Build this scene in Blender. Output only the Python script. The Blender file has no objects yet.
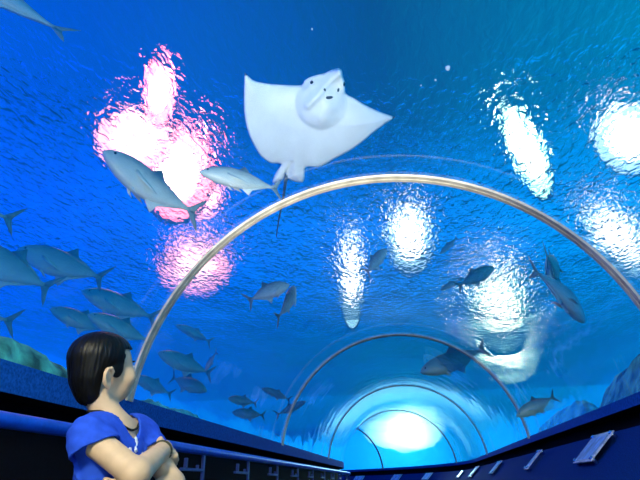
import bpy, bmesh, math, random
import numpy as np
from mathutils import Vector, Matrix, noise
random.seed(4); RNG = np.random.RandomState(7)
S = bpy.context.scene
C = S.collection
PI = math.pi

# ------------------------------------------------------------------ camera
F_PX = 540.0
CAM = Vector((0.101, 0.0, 0.70))
FW = Vector((-0.13687, 0.90032, 0.41314)).normalized()
RT = Vector((0.98744, 0.15725, -0.01554)).normalized()
UP = RT.cross(FW).normalized()
RT = FW.cross(UP).normalized()
cd = bpy.data.cameras.new('camera'); cam = bpy.data.objects.new('camera', cd); C.objects.link(cam)
cd.sensor_width = 36.0; cd.sensor_fit = 'HORIZONTAL'; cd.lens = 36.0 * F_PX / 640.0
cd.clip_start = 0.02; cd.clip_end = 400
cam.matrix_world = Matrix(((RT.x, UP.x, -FW.x, CAM.x), (RT.y, UP.y, -FW.y, CAM.y), (RT.z, UP.z, -FW.z, CAM.z), (0, 0, 0, 1)))
S.camera = cam

def ray(px, py):
    return (FW + RT * ((px - 320) / F_PX) - UP * ((py - 240) / F_PX))
def at(px, py, depth):            # point seen at a pixel, depth along the optical axis
    return CAM + ray(px, py) * depth
def on_z(px, py, z):
    d = ray(px, py); return CAM + d * ((z - CAM.z) / d.z)

# ------------------------------------------------------------------ object helpers
def link(name, me, parent=None):
    o = bpy.data.objects.new(name, me); C.objects.link(o)
    if parent is not None: o.parent = parent
    return o
def tag(o, label=None, cat=None, group=None, kind=None):
    if label: o['label'] = label
    if cat: o['category'] = cat
    if group: o['group'] = group
    if kind: o['kind'] = kind
    return o
def empty(name, loc, mat=None):
    o = bpy.data.objects.new(name, None); C.objects.link(o); o.empty_display_size = 0.1
    o.location = loc
    if mat is not None: o.matrix_world = mat
    return o
def from_py(name, verts, faces, mat, parent=None, smooth=True):
    me = bpy.data.meshes.new(name); me.from_pydata([tuple(v) for v in verts], [], [tuple(f) for f in faces]); me.update()
    if smooth:
        for p in me.polygons: p.use_smooth = True
    me.materials.append(mat)
    return link(name, me, parent)
def from_bm(name, bm, mat, parent=None, smooth=True):
    bmesh.ops.recalc_face_normals(bm, faces=bm.faces[:])
    me = bpy.data.meshes.new(name); bm.to_mesh(me); bm.free()
    if smooth:
        for p in me.polygons: p.use_smooth = True
    me.materials.append(mat)
    return link(name, me, parent)

# ------------------------------------------------------------------ materials
def new_mat(name):
    m = bpy.data.materials.new(name); m.use_nodes = True
    nt = m.node_tree; nt.nodes.clear()
    out = nt.nodes.new('ShaderNodeOutputMaterial')
    return m, nt, out
def N(nt, typ, **kw):
    n = nt.nodes.new(typ)
    for k, v in kw.items():
        if k.startswith('in_'):
            key = k[3:]
            n.inputs[int(key) if key.isdigit() else key.replace('_', ' ')].default_value = v
        else: setattr(n, k, v)
    return n
def principled(name, col, rough=0.5, metal=0.0, spec=0.5, noise_amt=0.15, noise_scale=20.0, bump=0.0, sss=0.0, stretch=(1, 1, 1)):
    m, nt, out = new_mat(name); L = nt.links
    b = N(nt, 'ShaderNodeBsdfPrincipled'); b.inputs['Roughness'].default_value = rough
    b.inputs['Metallic'].default_value = metal; b.inputs['Specular IOR Level'].default_value = spec
    tc = N(nt, 'ShaderNodeTexCoord'); mp = N(nt, 'ShaderNodeMapping'); mp.inputs['Scale'].default_value = stretch
    L.new(tc.outputs['Object'], mp.inputs['Vector'])
    nz = N(nt, 'ShaderNodeTexNoise'); nz.inputs['Scale'].default_value = noise_scale; nz.inputs['Detail'].default_value = 4
    L.new(mp.outputs['Vector'], nz.inputs['Vector'])
    rp = N(nt, 'ShaderNodeValToRGB')
    lo = tuple(c * (1 - noise_amt) for c in col); hi = tuple(min(1, c * (1 + noise_amt)) for c in col)
    rp.color_ramp.elements[0].color = (*lo, 1); rp.color_ramp.elements[1].color = (*hi, 1)
    rp.color_ramp.elements[0].position = 0.35; rp.color_ramp.elements[1].position = 0.65
    L.new(nz.outputs['Fac'], rp.inputs['Fac']); L.new(rp.outputs['Color'], b.inputs['Base Color'])
    if bump:
        bp = N(nt, 'ShaderNodeBump'); bp.inputs['Strength'].default_value = bump; bp.inputs['Distance'].default_value = 0.004
        L.new(nz.outputs['Fac'], bp.inputs['Height']); L.new(bp.outputs['Normal'], b.inputs['Normal'])
    if sss:
        b.inputs['Subsurface Weight'].default_value = sss; b.inputs['Subsurface Radius'].default_value = (0.02, 0.008, 0.004)
        b.inputs['Subsurface Scale'].default_value = 0.3
    L.new(b.outputs[0], out.inputs['Surface'])
    return m

M = {}
M['dark_wall'] = principled('dark wall carpet', (0.004, 0.005, 0.010), 0.9, spec=0.1, noise_scale=60)
M['fascia'] = principled('blue painted fascia', (0.006, 0.085, 0.36), 0.7, spec=0.03, noise_scale=90, noise_amt=0.3)
M['panel'] = principled('dark blue sloped panel', (0.001, 0.03, 0.17), 0.8, spec=0.03, noise_scale=150, noise_amt=0.35)
M['floor'] = principled('grey tunnel floor', (0.03, 0.035, 0.05), 0.6)
M['cream'] = principled('cream joint trim', (0.54, 0.53, 0.43), 0.4, noise_amt=0.2, noise_scale=12)
M['groove'] = principled('trim groove', (0.16, 0.17, 0.15), 0.5)
M['rail'] = principled('blue painted handrail', (0.005, 0.10, 0.70), 0.35, spec=0.3)
M['post'] = principled('blue painted post', (0.02, 0.05, 0.25), 0.4)
M['plate'] = principled('pale info plate', (0.55, 0.62, 0.72), 0.25, noise_scale=9, noise_amt=0.35, stretch=(1, 6, 2))
M['steel'] = principled('brushed steel', (0.75, 0.78, 0.82), 0.25, metal=1.0)
M['rock'] = principled('algae covered rock', (0.12, 0.52, 0.30), 0.9, noise_scale=7, noise_amt=0.8, bump=0.6)
M['sand'] = principled('sea bed sand', (0.25, 0.3, 0.28), 0.95, noise_scale=9)

def acrylic():
    m, nt, out = new_mat('tunnel acrylic'); L = nt.links
    tr = N(nt, 'ShaderNodeBsdfTransparent'); tr.inputs['Color'].default_value = (0.96, 0.985, 1.0, 1)
    gl = N(nt, 'ShaderNodeBsdfGlossy'); gl.inputs['Roughness'].default_value = 0.03; gl.inputs['Color'].default_value = (0.85, 0.93, 1, 1)
    tc = N(nt, 'ShaderNodeTexCoord')
    nz = N(nt, 'ShaderNodeTexNoise'); nz.inputs['Scale'].default_value = 1.6; nz.inputs['Detail'].default_value = 2
    L.new(tc.outputs['Object'], nz.inputs['Vector'])
    bp = N(nt, 'ShaderNodeBump'); bp.inputs['Strength'].default_value = 0.25; bp.inputs['Distance'].default_value = 0.03
    L.new(nz.outputs['Fac'], bp.inputs['Height']); L.new(bp.outputs['Normal'], gl.inputs['Normal'])
    lw = N(nt, 'ShaderNodeLayerWeight'); lw.inputs['Blend'].default_value = 0.5
    pw = N(nt, 'ShaderNodeMath', operation='POWER'); pw.inputs[1].default_value = 5.0
    L.new(lw.outputs['Facing'], pw.inputs[0])
    fr = N(nt, 'ShaderNodeMath', operation='MULTIPLY_ADD'); fr.inputs[1].default_value = 0.9; fr.inputs[2].default_value = 0.04
    L.new(pw.outputs[0], fr.inputs[0])
    mx = N(nt, 'ShaderNodeMixShader')
    L.new(fr.outputs[0], mx.inputs[0]); L.new(tr.outputs[0], mx.inputs[1]); L.new(gl.outputs[0], mx.inputs[2])
    L.new(mx.outputs[0], out.inputs['Surface'])
    return m
M['acrylic'] = acrylic()

def water_volume():
    m, nt, out = new_mat('tank water'); L = nt.links
    sc = N(nt, 'ShaderNodeVolumeScatter'); sc.inputs['Color'].default_value = (0.03, 0.62, 1.0, 1)
    sc.inputs['Density'].default_value = 0.075; sc.inputs['Anisotropy'].default_value = 0.2
    ab = N(nt, 'ShaderNodeVolumeAbsorption'); ab.inputs['Color'].default_value = (0.0, 0.85, 1.0, 1); ab.inputs['Density'].default_value = 0.07
    ad = N(nt, 'ShaderNodeAddShader')
    L.new(sc.outputs[0], ad.inputs[0]); L.new(ab.outputs[0], ad.inputs[1]); L.new(ad.outputs[0], out.inputs['Volume'])
    return m
M['water'] = water_volume()

def water_surface_mat():
    m, nt, out = new_mat('rippled water surface'); L = nt.links
    tc = N(nt, 'ShaderNodeTexCoord'); mp = N(nt, 'ShaderNodeMapping'); mp.inputs['Scale'].default_value = (1.0, 0.55, 1)
    L.new(tc.outputs['Object'], mp.inputs['Vector'])
    n1 = N(nt, 'ShaderNodeTexNoise'); n1.inputs['Scale'].default_value = 8.5; n1.inputs['Detail'].default_value = 2.5; n1.inputs['Distortion'].default_value = 0.6
    n2 = N(nt, 'ShaderNodeTexNoise'); n2.inputs['Scale'].default_value = 0.9; n2.inputs['Detail'].default_value = 2
    L.new(mp.outputs[0], n1.inputs['Vector']); L.new(mp.outputs[0], n2.inputs['Vector'])
    ma = N(nt, 'ShaderNodeMath', operation='MULTIPLY_ADD'); ma.inputs[1].default_value = 2.2
    L.new(n2.outputs['Fac'], ma.inputs[0]); L.new(n1.outputs['Fac'], ma.inputs[2])
    bp = N(nt, 'ShaderNodeBump'); bp.inputs['Strength'].default_value = 1.0; bp.inputs['Distance'].default_value = 0.11
    n3 = N(nt, 'ShaderNodeTexNoise'); n3.inputs['Scale'].default_value = 0.22; n3.inputs['Detail'].default_value = 1; L.new(tc.outputs['Object'], n3.inputs['Vector'])
    m3 = N(nt, 'ShaderNodeMapRange'); m3.inputs['From Min'].default_value = 0.42; m3.inputs['From Max'].default_value = 0.62
    m3.inputs['To Min'].default_value = 0.062; m3.inputs['To Max'].default_value = 0.12; L.new(n3.outputs['Fac'], m3.inputs['Value']); L.new(m3.outputs[0], bp.inputs['Distance'])
    L.new(ma.outputs[0], bp.inputs['Height'])
    rf = N(nt, 'ShaderNodeBsdfRefraction'); rf.inputs['IOR'].default_value = 1.06; rf.inputs['Roughness'].default_value = 0.0
    L.new(bp.outputs[0], rf.inputs['Normal'])
    L.new(rf.outputs[0], out.inputs['Surface'])
    return m
M['water_surface'] = water_surface_mat()

def emitter(name, col, strength):
    m, nt, out = new_mat(name)
    e = N(nt, 'ShaderNodeEmission'); e.inputs['Color'].default_value = (*col, 1); e.inputs['Strength'].default_value = strength
    nt.links.new(e.outputs[0], out.inputs['Surface'])
    m.cycles.emission_sampling = 'NONE' if strength < 1 else 'AUTO'
    return m

# ------------------------------------------------------------------ tunnel path (straight, then bending to the left)
R = 1.40; ZC = 0.967; ZL = 1.1425
S0 = 12.3; RHO = 8.0; SB = RHO * PI / 2
def path(s):
    if s <= S0: return Vector((0, s, 0)), Vector((0, 1, 0))
    if s <= S0 + SB:
        a = (s - S0) / RHO
        return Vector((-RHO + RHO * math.cos(a), S0 + RHO * math.sin(a), 0)), Vector((-math.sin(a), math.cos(a), 0))
    e = s - S0 - SB
    return Vector((-RHO - e, S0 + RHO, 0)), Vector((-1, 0, 0))
def tp(s, u, z):                  # tunnel coordinates: along, across (right positive), height
    p, t = path(s)
    return p + Vector((t.y, -t.x, 0)) * u + Vector((0, 0, z))
S_BEG, S_END = -4.0, 27.0
def stations(a=S_BEG, b=S_END):
    out = [a]
    s = a
    while s < b - 1e-6:
        s = min(b, s + (2.0 if s < S0 - 2.01 else (S0 - s if s < S0 - 1e-6 else 0.4)))
        out.append(s)
    return out
def sweep(name, prof, mat, a=S_BEG, b=S_END, closed=True, caps=True, smooth=False, parent=None):
    ss = stations(a, b); n = len(prof); V = []; Fc = []
    for s in ss:
        for (u, z) in prof: V.append(tp(s, u, z))
    for i in range(len(ss) - 1):
        for j in range(n if closed else n - 1):
            k = (j + 1) % n
            Fc.append((i * n + j, i * n + k, (i + 1) * n + k, (i + 1) * n + j))
    if closed and caps:
        Fc.append(tuple(range(n))); Fc.append(tuple(range((len(ss) - 1) * n, len(ss) * n))[::-1])
    bm = bmesh.new(); me = bpy.data.meshes.new('t'); me.from_pydata(V, [], Fc); bm.from_mesh(me); bpy.data.meshes.remove(me)
    return from_bm(name, bm, mat, parent, smooth)
def arc(r, a0, a1, n):
    return [(r * math.cos(a0 + (a1 - a0) * i / n), ZC + r * math.sin(a0 + (a1 - a0) * i / n)) for i in range(n + 1)]
TH0 = math.asin((ZL - ZC) / R)
T_AC = 0.06
vault = arc(R, TH0 - 0.02, PI - TH0 + 0.02, 72)
outer = arc(R + T_AC, TH0 - 0.02, PI - TH0 + 0.02, 72)
o = sweep('ceiling', vault + outer[::-1], M['acrylic'], smooth=True)
tag(o, 'clear curved acrylic vault of the underwater tunnel', 'tunnel vault', kind='structure')
md = o.modifiers.new('edges', 'EDGE_SPLIT'); md.split_angle = math.radians(40)

# walls under the vault
XL = 1.389
wl = [(-XL, ZL + 0.004), (-XL, 1.035), (-1.52, 1.03), (-1.52, 0.0), (-1.62, 0.0), (-1.62, ZL - 0.02), (-1.47, ZL + 0.004)]
o = sweep('wall_left', wl, M['dark_wall']); tag(o, 'dark recessed wall below the vault along the handrail', 'wall', kind='structure')
o = sweep('trim_1', [(-XL + 0.004, ZL + 0.006), (-XL + 0.004, 1.035), (-XL - 0.02, 1.035), (-XL - 0.02, ZL + 0.006)], M['fascia'])
tag(o, 'blue fascia strip at the foot of the vault behind the handrail', 'trim', kind='structure')
wr = [(XL, ZL + 0.004), (XL, 1.085), (1.50, 1.08), (1.50, 0.945), (1.255, 0.940), (0.875, 0.56), (0.875, 0.0), (1.62, 0.0), (1.62, ZL - 0.02), (1.47, ZL + 0.004)]
o = sweep('wall_right', wr, M['dark_wall']); tag(o, 'dark recess and base below the vault opposite the handrail', 'wall', kind='structure')
o = sweep('trim_2', [(XL - 0.004, ZL + 0.006), (XL - 0.004, 1.085), (XL + 0.02, 1.085), (XL + 0.02, ZL + 0.006)], M['fascia'])
tag(o, 'blue fascia strip above the sloped panel', 'trim', kind='structure')
o = sweep('trim_3', [(1.255, 0.946), (0.870, 0.561), (0.866, 0.565), (1.250, 0.950)], M['panel'])
tag(o, 'dark blue sloped panel carrying the info plates', 'panel', kind='structure')
o = sweep('floor', [(-1.62, 0.0), (1.62, 0.0), (1.62, -0.08), (-1.62, -0.08)], M['floor']); tag(o, kind='structure')
for nm, s in (('wall_back', S_BEG), ('wall_front', S_END)):
    pr = [(-1.62, 0), (1.62, 0), (1.62, ZL)] + arc(R + T_AC, TH0, PI - TH0, 24) + [(-1.62, ZL)]
    o = sweep(nm, pr, M['dark_wall'], s - (0.05 if s < 0 else 0), s + (0 if s < 0 else 0.05)); tag(o, kind='structure')

# ------------------------------------------------------------------ water body (with the tunnel's air left out) and its surface
Z_SURF = 6.0
def water_body():
    e = 0.012
    prof = [(-1.66, -0.12), (1.66, -0.12), (1.66, ZL + 0.02)] + arc(R + T_AC + e, TH0, PI - TH0, 48) + [(-1.66, ZL + 0.02)]
    n = len(prof); ss = stations(S_BEG - 0.1, S_END + 0.1)
    V = [tp(s, u, z) for s in ss for (u, z) in prof]; Fc = []
    for i in range(len(ss) - 1):
        for j in range(n):
            k = (j + 1) % n
            Fc.append((i * n + j, i * n + k, (i + 1) * n + k, (i + 1) * n + j))
    Fc.append(tuple(range(n))[::-1]); Fc.append(tuple(range((len(ss) - 1) * n, len(ss) * n)))
    # inner skin: make normals point into the tunnel
    bm = bmesh.new(); me = bpy.data.meshes.new('t'); me.from_pydata(V, [], Fc); bm.from_mesh(me); bpy.data.meshes.remove(me)
    bmesh.ops.recalc_face_normals(bm, faces=bm.faces[:]); bmesh.ops.reverse_faces(bm, faces=bm.faces[:])
    x0, x1, y0, y1, z0, z1 = -15, 15.5, -9, 36, -0.5, Z_SURF - 0.01
    vs = [bm.verts.new(p) for p in ((x0, y0, z0), (x1, y0, z0), (x1, y1, z0), (x0, y1, z0), (x0, y0, z1), (x1, y0, z1), (x1, y1, z1), (x0, y1, z1))]
    for f in ((3, 2, 1, 0), (4, 5, 6, 7), (0, 1, 5, 4), (1, 2, 6, 5), (2, 3, 7, 6), (3, 0, 4, 7)): bm.faces.new([vs[i] for i in f])
    me = bpy.data.meshes.new('water'); bm.to_mesh(me); bm.free(); me.materials.append(M['water'])
    o = link('water', me); tag(o, 'blue water filling the tank around the tunnel', 'water', kind='structure')
water_body()
o = from_py('water_surface', [(-15, -9, Z_SURF), (15.5, -9, Z_SURF), (15.5, 36, Z_SURF), (-15, 36, Z_SURF)], [(0, 1, 2, 3)], M['water_surface'])
tag(o, 'rippled surface of the tank water seen from below', 'water', kind='structure')

# ------------------------------------------------------------------ joint rings of the vault
def ring_band(name, s, r0, r1, h0, h1, mat, parent):
    n = 96; V = []; Fc = []
    org = tp(s, 0, 0)
    for i in range(n + 1):
        a = TH0 - 0.01 + (PI - 2 * TH0 + 0.02) * i / n
        for (r, ds) in ((r0, h0), (r0, h1), (r1, h1), (r1, h0)):
            p, t = path(s); V.append(tp(s, r * math.cos(a), ZC + r * math.sin(a)) + t * ds - org)
    for i in range(n):
        for j in range(4):
            k = (j + 1) % 4; Fc.append((i * 4 + j, i * 4 + k, (i + 1) * 4 + k, (i + 1) * 4 + j))
    Fc.append((3, 2, 1, 0)); Fc.append(tuple(n * 4 + j for j in range(4)))
    o = from_py(name, V, Fc, mat, parent, smooth=False)
    return o
RINGS = [(2.807, 'wide cream metal arch nearest the boy, spanning the whole tunnel'),
         (6.57, 'second metal arch along the tunnel, framed inside the big near one'),
         (10.35, 'third metal arch from the boy, thin and blue in the distance'),
         (14.1, 'fourth metal arch, around the bright far glow'),
         (17.9, 'fifth metal arch, beyond the start of the bend'),
         (21.4, 'farthest metal arch, deep in the bend')]
for s_, lab in RINGS:
    r = empty('metal_arch', tp(s_, 0, 0)); tag(r, lab, 'arch', 'metal arches ribbing the tunnel vault')
    ring_band('trim_strip', s_, R - 0.016, R - 0.002, -0.034, -0.007, M['cream'], r)
    ring_band('trim_strip', s_, R - 0.016, R - 0.002, 0.007, 0.034, M['cream'], r)
    ring_band('gasket', s_, R - 0.008, R - 0.001, -0.007, 0.007, M['groove'], r)

# ------------------------------------------------------------------ handrail with posts
RU, RZ, RR = -1.27, 0.92, 0.028
hr = empty('handrail', tp(0, RU, 0)); tag(hr, 'long blue painted tube handrail on thin posts behind the boy', 'handrail')
def tube_path(pts, rad, n=16):
    V = []; Fc = []; m = len(pts)
    for i, p in enumerate(pts):
        t = (pts[min(i + 1, m - 1)] - pts[max(i - 1, 0)]).normalized()
        ref = Vector((0, 0, 1)) if abs(t.z) < 0.9 else Vector((1, 0, 0))
        a = t.cross(ref).normalized(); b = a.cross(t).normalized()
        rr = rad[i] if isinstance(rad, (list, tuple)) else rad
        for j in range(n):
            V.append(p + a * (rr * math.cos(2 * PI * j / n)) + b * (rr * math.sin(2 * PI * j / n)))
    for i in range(m - 1):
        for j in range(n):
            k = (j + 1) % n; Fc.append((i * n + j, i * n + k, (i + 1) * n + k, (i + 1) * n + j))
    Fc.append(tuple(range(n))[::-1]); Fc.append(tuple((m - 1) * n + j for j in range(n)))
    return V, Fc
org = tp(0, RU, 0)
V, Fc = tube_path([tp(s_, RU, RZ) - org for s_ in stations(-3.5, 25.0)], RR)
from_py('rail_tube', V, Fc, M['rail'], hr)
def box_bm(bm, c, sx, sy, sz, rot=None):
    m = Matrix.Translation(c)
    if rot is not None: m = m @ rot.to_4x4()
    r = bmesh.ops.create_cube(bm, size=1.0, matrix=m @ Matrix.Diagonal((sx, sy, sz, 1)))
    return r['verts']
sp = 1.55 - 1.075 * 4
k = 0
while sp < 20:
    p, t = path(sp); yaw = math.atan2(-t.x, t.y); rot = Matrix.Rotation(yaw, 3, 'Z')
    bm = bmesh.new()
    box_bm(bm, Vector((0, 0, 0.447)), 0.018, 0.034, 0.894); box_bm(bm, Vector((0, 0, 0.006)), 0.07, 0.09, 0.012)
    bmesh.ops.bevel(bm, geom=bm.edges[:], offset=0.003, segments=1, affect='EDGES')
    po = from_bm('post', bm, M['post'], hr, smooth=False)
    po.matrix_local = Matrix.Translation(tp(sp, RU, 0) - org) @ rot.to_4x4()
    bm = bmesh.new()
    box_bm(bm, Vector((0, -0.19, 0.80)), 0.02, 0.36, 0.018); box_bm(bm, Vector((0, -0.30, 0.832)), 0.022, 0.022, 0.066)
    box_bm(bm, Vector((0, -0.10, 0.816)), 0.02, 0.012, 0.03)
    bmesh.ops.bevel(bm, geom=bm.edges[:], offset=0.003, segments=1, affect='EDGES')
    from_bm('bracket', bm, M['post'], po, smooth=False)
    sp += 1.075; k += 1

# ------------------------------------------------------------------ info plates on the sloped panel
M['print'] = principled('bluish printed plate face', (0.22, 0.36, 0.62), 0.3, noise_scale=14, noise_amt=0.5, stretch=(2, 1, 1))
def plate(s_, w, h, lab, tilt=0.0):
    p, t = path(s_)
    ux = Vector((t.y, -t.x, 0)); e_s = t; e_h = (ux + Vector((0, 0, 1))).normalized(); nrm = (Vector((0, 0, 1)) - ux).normalized()
    c = tp(s_, 1.150, 0.843) + nrm * 0.004
    mw = Matrix(((e_s.x, e_h.x, nrm.x, c.x), (e_s.y, e_h.y, nrm.y, c.y), (e_s.z, e_h.z, nrm.z, c.z), (0, 0, 0, 1)))
    if mw.to_3x3().determinant() < 0:
        mw = Matrix(((-e_s.x, e_h.x, nrm.x, c.x), (-e_s.y, e_h.y, nrm.y, c.y), (-e_s.z, e_h.z, nrm.z, c.z), (0, 0, 0, 1)))
    mw = mw @ Matrix.Rotation(tilt, 4, 'Z')
    root = empty('info_plate', c, mw); tag(root, lab, 'plaque', 'info plates on the sloped blue panel')
    bm = bmesh.new(); box_bm(bm, Vector((0, 0, 0.034)), w, h, 0.008)
    bmesh.ops.bevel(bm, geom=bm.edges[:], offset=0.002, segments=1, affect='EDGES')
    from_bm('backing', bm, M['plate'], root, smooth=False)
    bm = bmesh.new(); box_bm(bm, Vector((0, -0.006, 0.0385)), w * 0.84, h * 0.78, 0.003)
    from_bm('printed_face', bm, M['print'], root, smooth=False)
    for a in (-1, 1):
        for b in (-1, 1):
            bm = bmesh.new()
            bmesh.ops.create_cone(bm, cap_ends=True, segments=12, radius1=0.011, radius2=0.011, depth=0.05, matrix=Matrix.Translation((a * (w / 2 - 0.018), b * (h / 2 - 0.018), 0.022)))
            from_bm('standoff', bm, M['steel'], root)
    return root
def s_panel(px, py):              # where a pixel's ray meets the sloped panel (straight part)
    d = ray(px, py); n_ = Vector((1, 0, -1)); t = (0.307 - n_.dot(CAM)) / n_.dot(d); return (CAM + d * t).y
plate(s_panel(597, 455), 0.36, 0.215, 'pale info plate nearest the camera on the sloped panel, far right')
plate(s_panel(533, 468), 0.13, 0.215, 'slim pale plate, second from the right on the sloped panel')
plate(s_panel(499, 468), 0.34, 0.20, 'pale info plate, third from the right on the sloped panel')
plate(s_panel(477, 471), 0.50, 0.235, 'longer pale info plate, fourth from the right on the sloped panel')
plate(s_panel(465, 473), 0.34, 0.18, 'small pale info plate just before the panel bends')
plate(15.4, 0.45, 0.22, 'pale info plate just past the bend, under the far glow')
plate(17.0, 0.45, 0.22, 'pale info plate in the middle of the bend')
plate(18.7, 0.45, 0.22, 'pale info plate farthest round the bend')

# ------------------------------------------------------------------ sea bed and reef rocks outside the vault
for nm, a, b in (('seabed_left', -1.68, -7.0), ('seabed_right', 1.68, 14.0)):
    o = sweep(nm, [(a, 0.92), (b, 0.92), (b, 0.6), (a, 0.6)], M['sand'], -4, 26); tag(o, 'sandy sea bed beside the tunnel', 'sea bed', kind='structure')
def rock(pts, wid, seed, lab):
    """a low ridge of rock: pts = (x, y, height above bed)"""
    V = []; Fc = []; n = 20; m = 40
    P = [Vector((a, b, c)) for a, b, c in pts]
    def pos(t):
        f = t * (len(P) - 1); i = min(int(f), len(P) - 2); return P[i].lerp(P[i + 1], f - i)
    c0 = pos(0.5); org = Vector((c0.x, c0.y, 0.9))
    for i in range(m + 1):
        t = i / m; p = pos(t); tap = math.sqrt(max(0.0, 1 - (2 * t - 1) ** 4)) * 0.97 + 0.03
        d = (P[-1] - P[0]); d.z = 0; d.normalize(); sd = Vector((d.y, -d.x, 0))
        for j in range(n + 1):
            a = PI * j / n
            q = Vector((p.x, p.y, 0.9)) + sd * (wid * math.cos(a) * tap) + Vector((0, 0, p.z * math.sin(a) * tap))
            nv = noise.fractal(q * 5.0 + Vector((seed, 0, 0)), 0.9, 2.0, 5)
            q += (sd * math.cos(a) + Vector((0, 0, math.sin(a)))) * (nv * 0.045 * tap)
            q.z = max(q.z, 0.9); V.append(q - org)
    for i in range(m):
        for j in range(n): Fc.append((i * (n + 1) + j, i * (n + 1) + j + 1, (i + 1) * (n + 1) + j + 1, (i + 1) * (n + 1) + j))
        Fc.append((i * (n + 1) + n, i * (n + 1), (i + 1) * (n + 1), (i + 1) * (n + 1) + n))
    Fc.append(tuple(range(n + 1))[::-1]); Fc.append(tuple(m * (n + 1) + j for j in range(n + 1)))
    o = from_py('reef_rock', V, Fc, M['rock']); o.location = org
    tag(o, lab, 'rock', 'reef rocks outside the vault'); return o
rock([(-1.98, 1.2, 0.52), (-1.98, 2.4, 0.53), (-1.98, 3.7, 0.47)], 0.22, 1, 'low green reef rock outside the glass left of the boy')
rock([(-1.98, 3.8, 0.45), (-1.98, 4.8, 0.46), (-2.0, 6.2, 0.40)], 0.2, 5, 'low green reef rock outside the glass behind the boy')
rock([(2.0, 3.2, 0.70), (2.0, 4.6, 0.70), (2.0, 6.0, 0.64)], 0.22, 9, 'mossy green reef rock outside the glass at the right edge')
rock([(2.05, 6.15, 0.66), (2.1, 7.6, 0.64), (2.1, 10.0, 0.52)], 0.22, 13, 'mossy green reef rock outside the glass right of the second arch')

# ------------------------------------------------------------------ fish
def fish_mat(name, back, flank, belly, fin):
    m, nt, out = new_mat(name); L = nt.links
    b = N(nt, 'ShaderNodeBsdfPrincipled'); b.inputs['Roughness'].default_value = 0.38; b.inputs['Specular IOR Level'].default_value = 0.6
    tc = N(nt, 'ShaderNodeTexCoord'); sx = N(nt, 'ShaderNodeSeparateXYZ'); L.new(tc.outputs['Object'], sx.inputs[0])
    nz = N(nt, 'ShaderNodeTexNoise'); nz.inputs['Scale'].default_value = 9; nz.inputs['Detail'].default_value = 5; L.new(tc.outputs['Object'], nz.inputs['Vector'])
    ad = N(nt, 'ShaderNodeMath', operation='MULTIPLY_ADD'); ad.inputs[1].default_value = 0.10; L.new(nz.outputs['Fac'], ad.inputs[0]); L.new(sx.outputs['Z'], ad.inputs[2])
    mr = N(nt, 'ShaderNodeMapRange'); mr.inputs['From Min'].default_value = -0.10; mr.inputs['From Max'].default_value = 0.22; L.new(ad.outputs[0], mr.inputs['Value'])
    rp = N(nt, 'ShaderNodeValToRGB'); r = rp.color_ramp; L.new(mr.outputs[0], rp.inputs[0])
    r.elements[0].color = (*belly, 1); r.elements[0].position = 0.05; r.elements[1].color = (*back, 1); r.elements[1].position = 0.85
    e = r.elements.new(0.32); e.color = (*flank, 1); e = r.elements.new(0.58); e.color = tuple(0.5 * (x + y) for x, y in zip(back, flank)) + (1,)
    mx = N(nt, 'ShaderNodeMix', data_type='RGBA'); mt = N(nt, 'ShaderNodeMapRange'); mt.inputs['From Min'].default_value = -0.33; mt.inputs['From Max'].default_value = -0.40
    L.new(sx.outputs['X'], mt.inputs['Value']); L.new(mt.outputs[0], mx.inputs['Factor']); L.new(rp.outputs[0], mx.inputs['A']); mx.inputs['B'].default_value = (*fin, 1)
    L.new(mx.outputs['Result'], b.inputs['Base Color'])
    L.new(b.outputs[0], out.inputs['Surface']); return m
M['trevally'] = fish_mat('silver trevally skin', (0.10, 0.20, 0.24), (0.62, 0.72, 0.66), (0.85, 0.88, 0.80), (0.25, 0.33, 0.33))
M['jack'] = fish_mat('grey green jack skin', (0.06, 0.27, 0.24), (0.28, 0.62, 0.50), (0.45, 0.75, 0.6), (0.08, 0.28, 0.24))
M['eye'] = principled('dark eye', (0.004, 0.004, 0.005), 0.1, noise_amt=0.0)
def interp(x, xs, ys): return float(np.interp(x, xs, ys))
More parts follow.
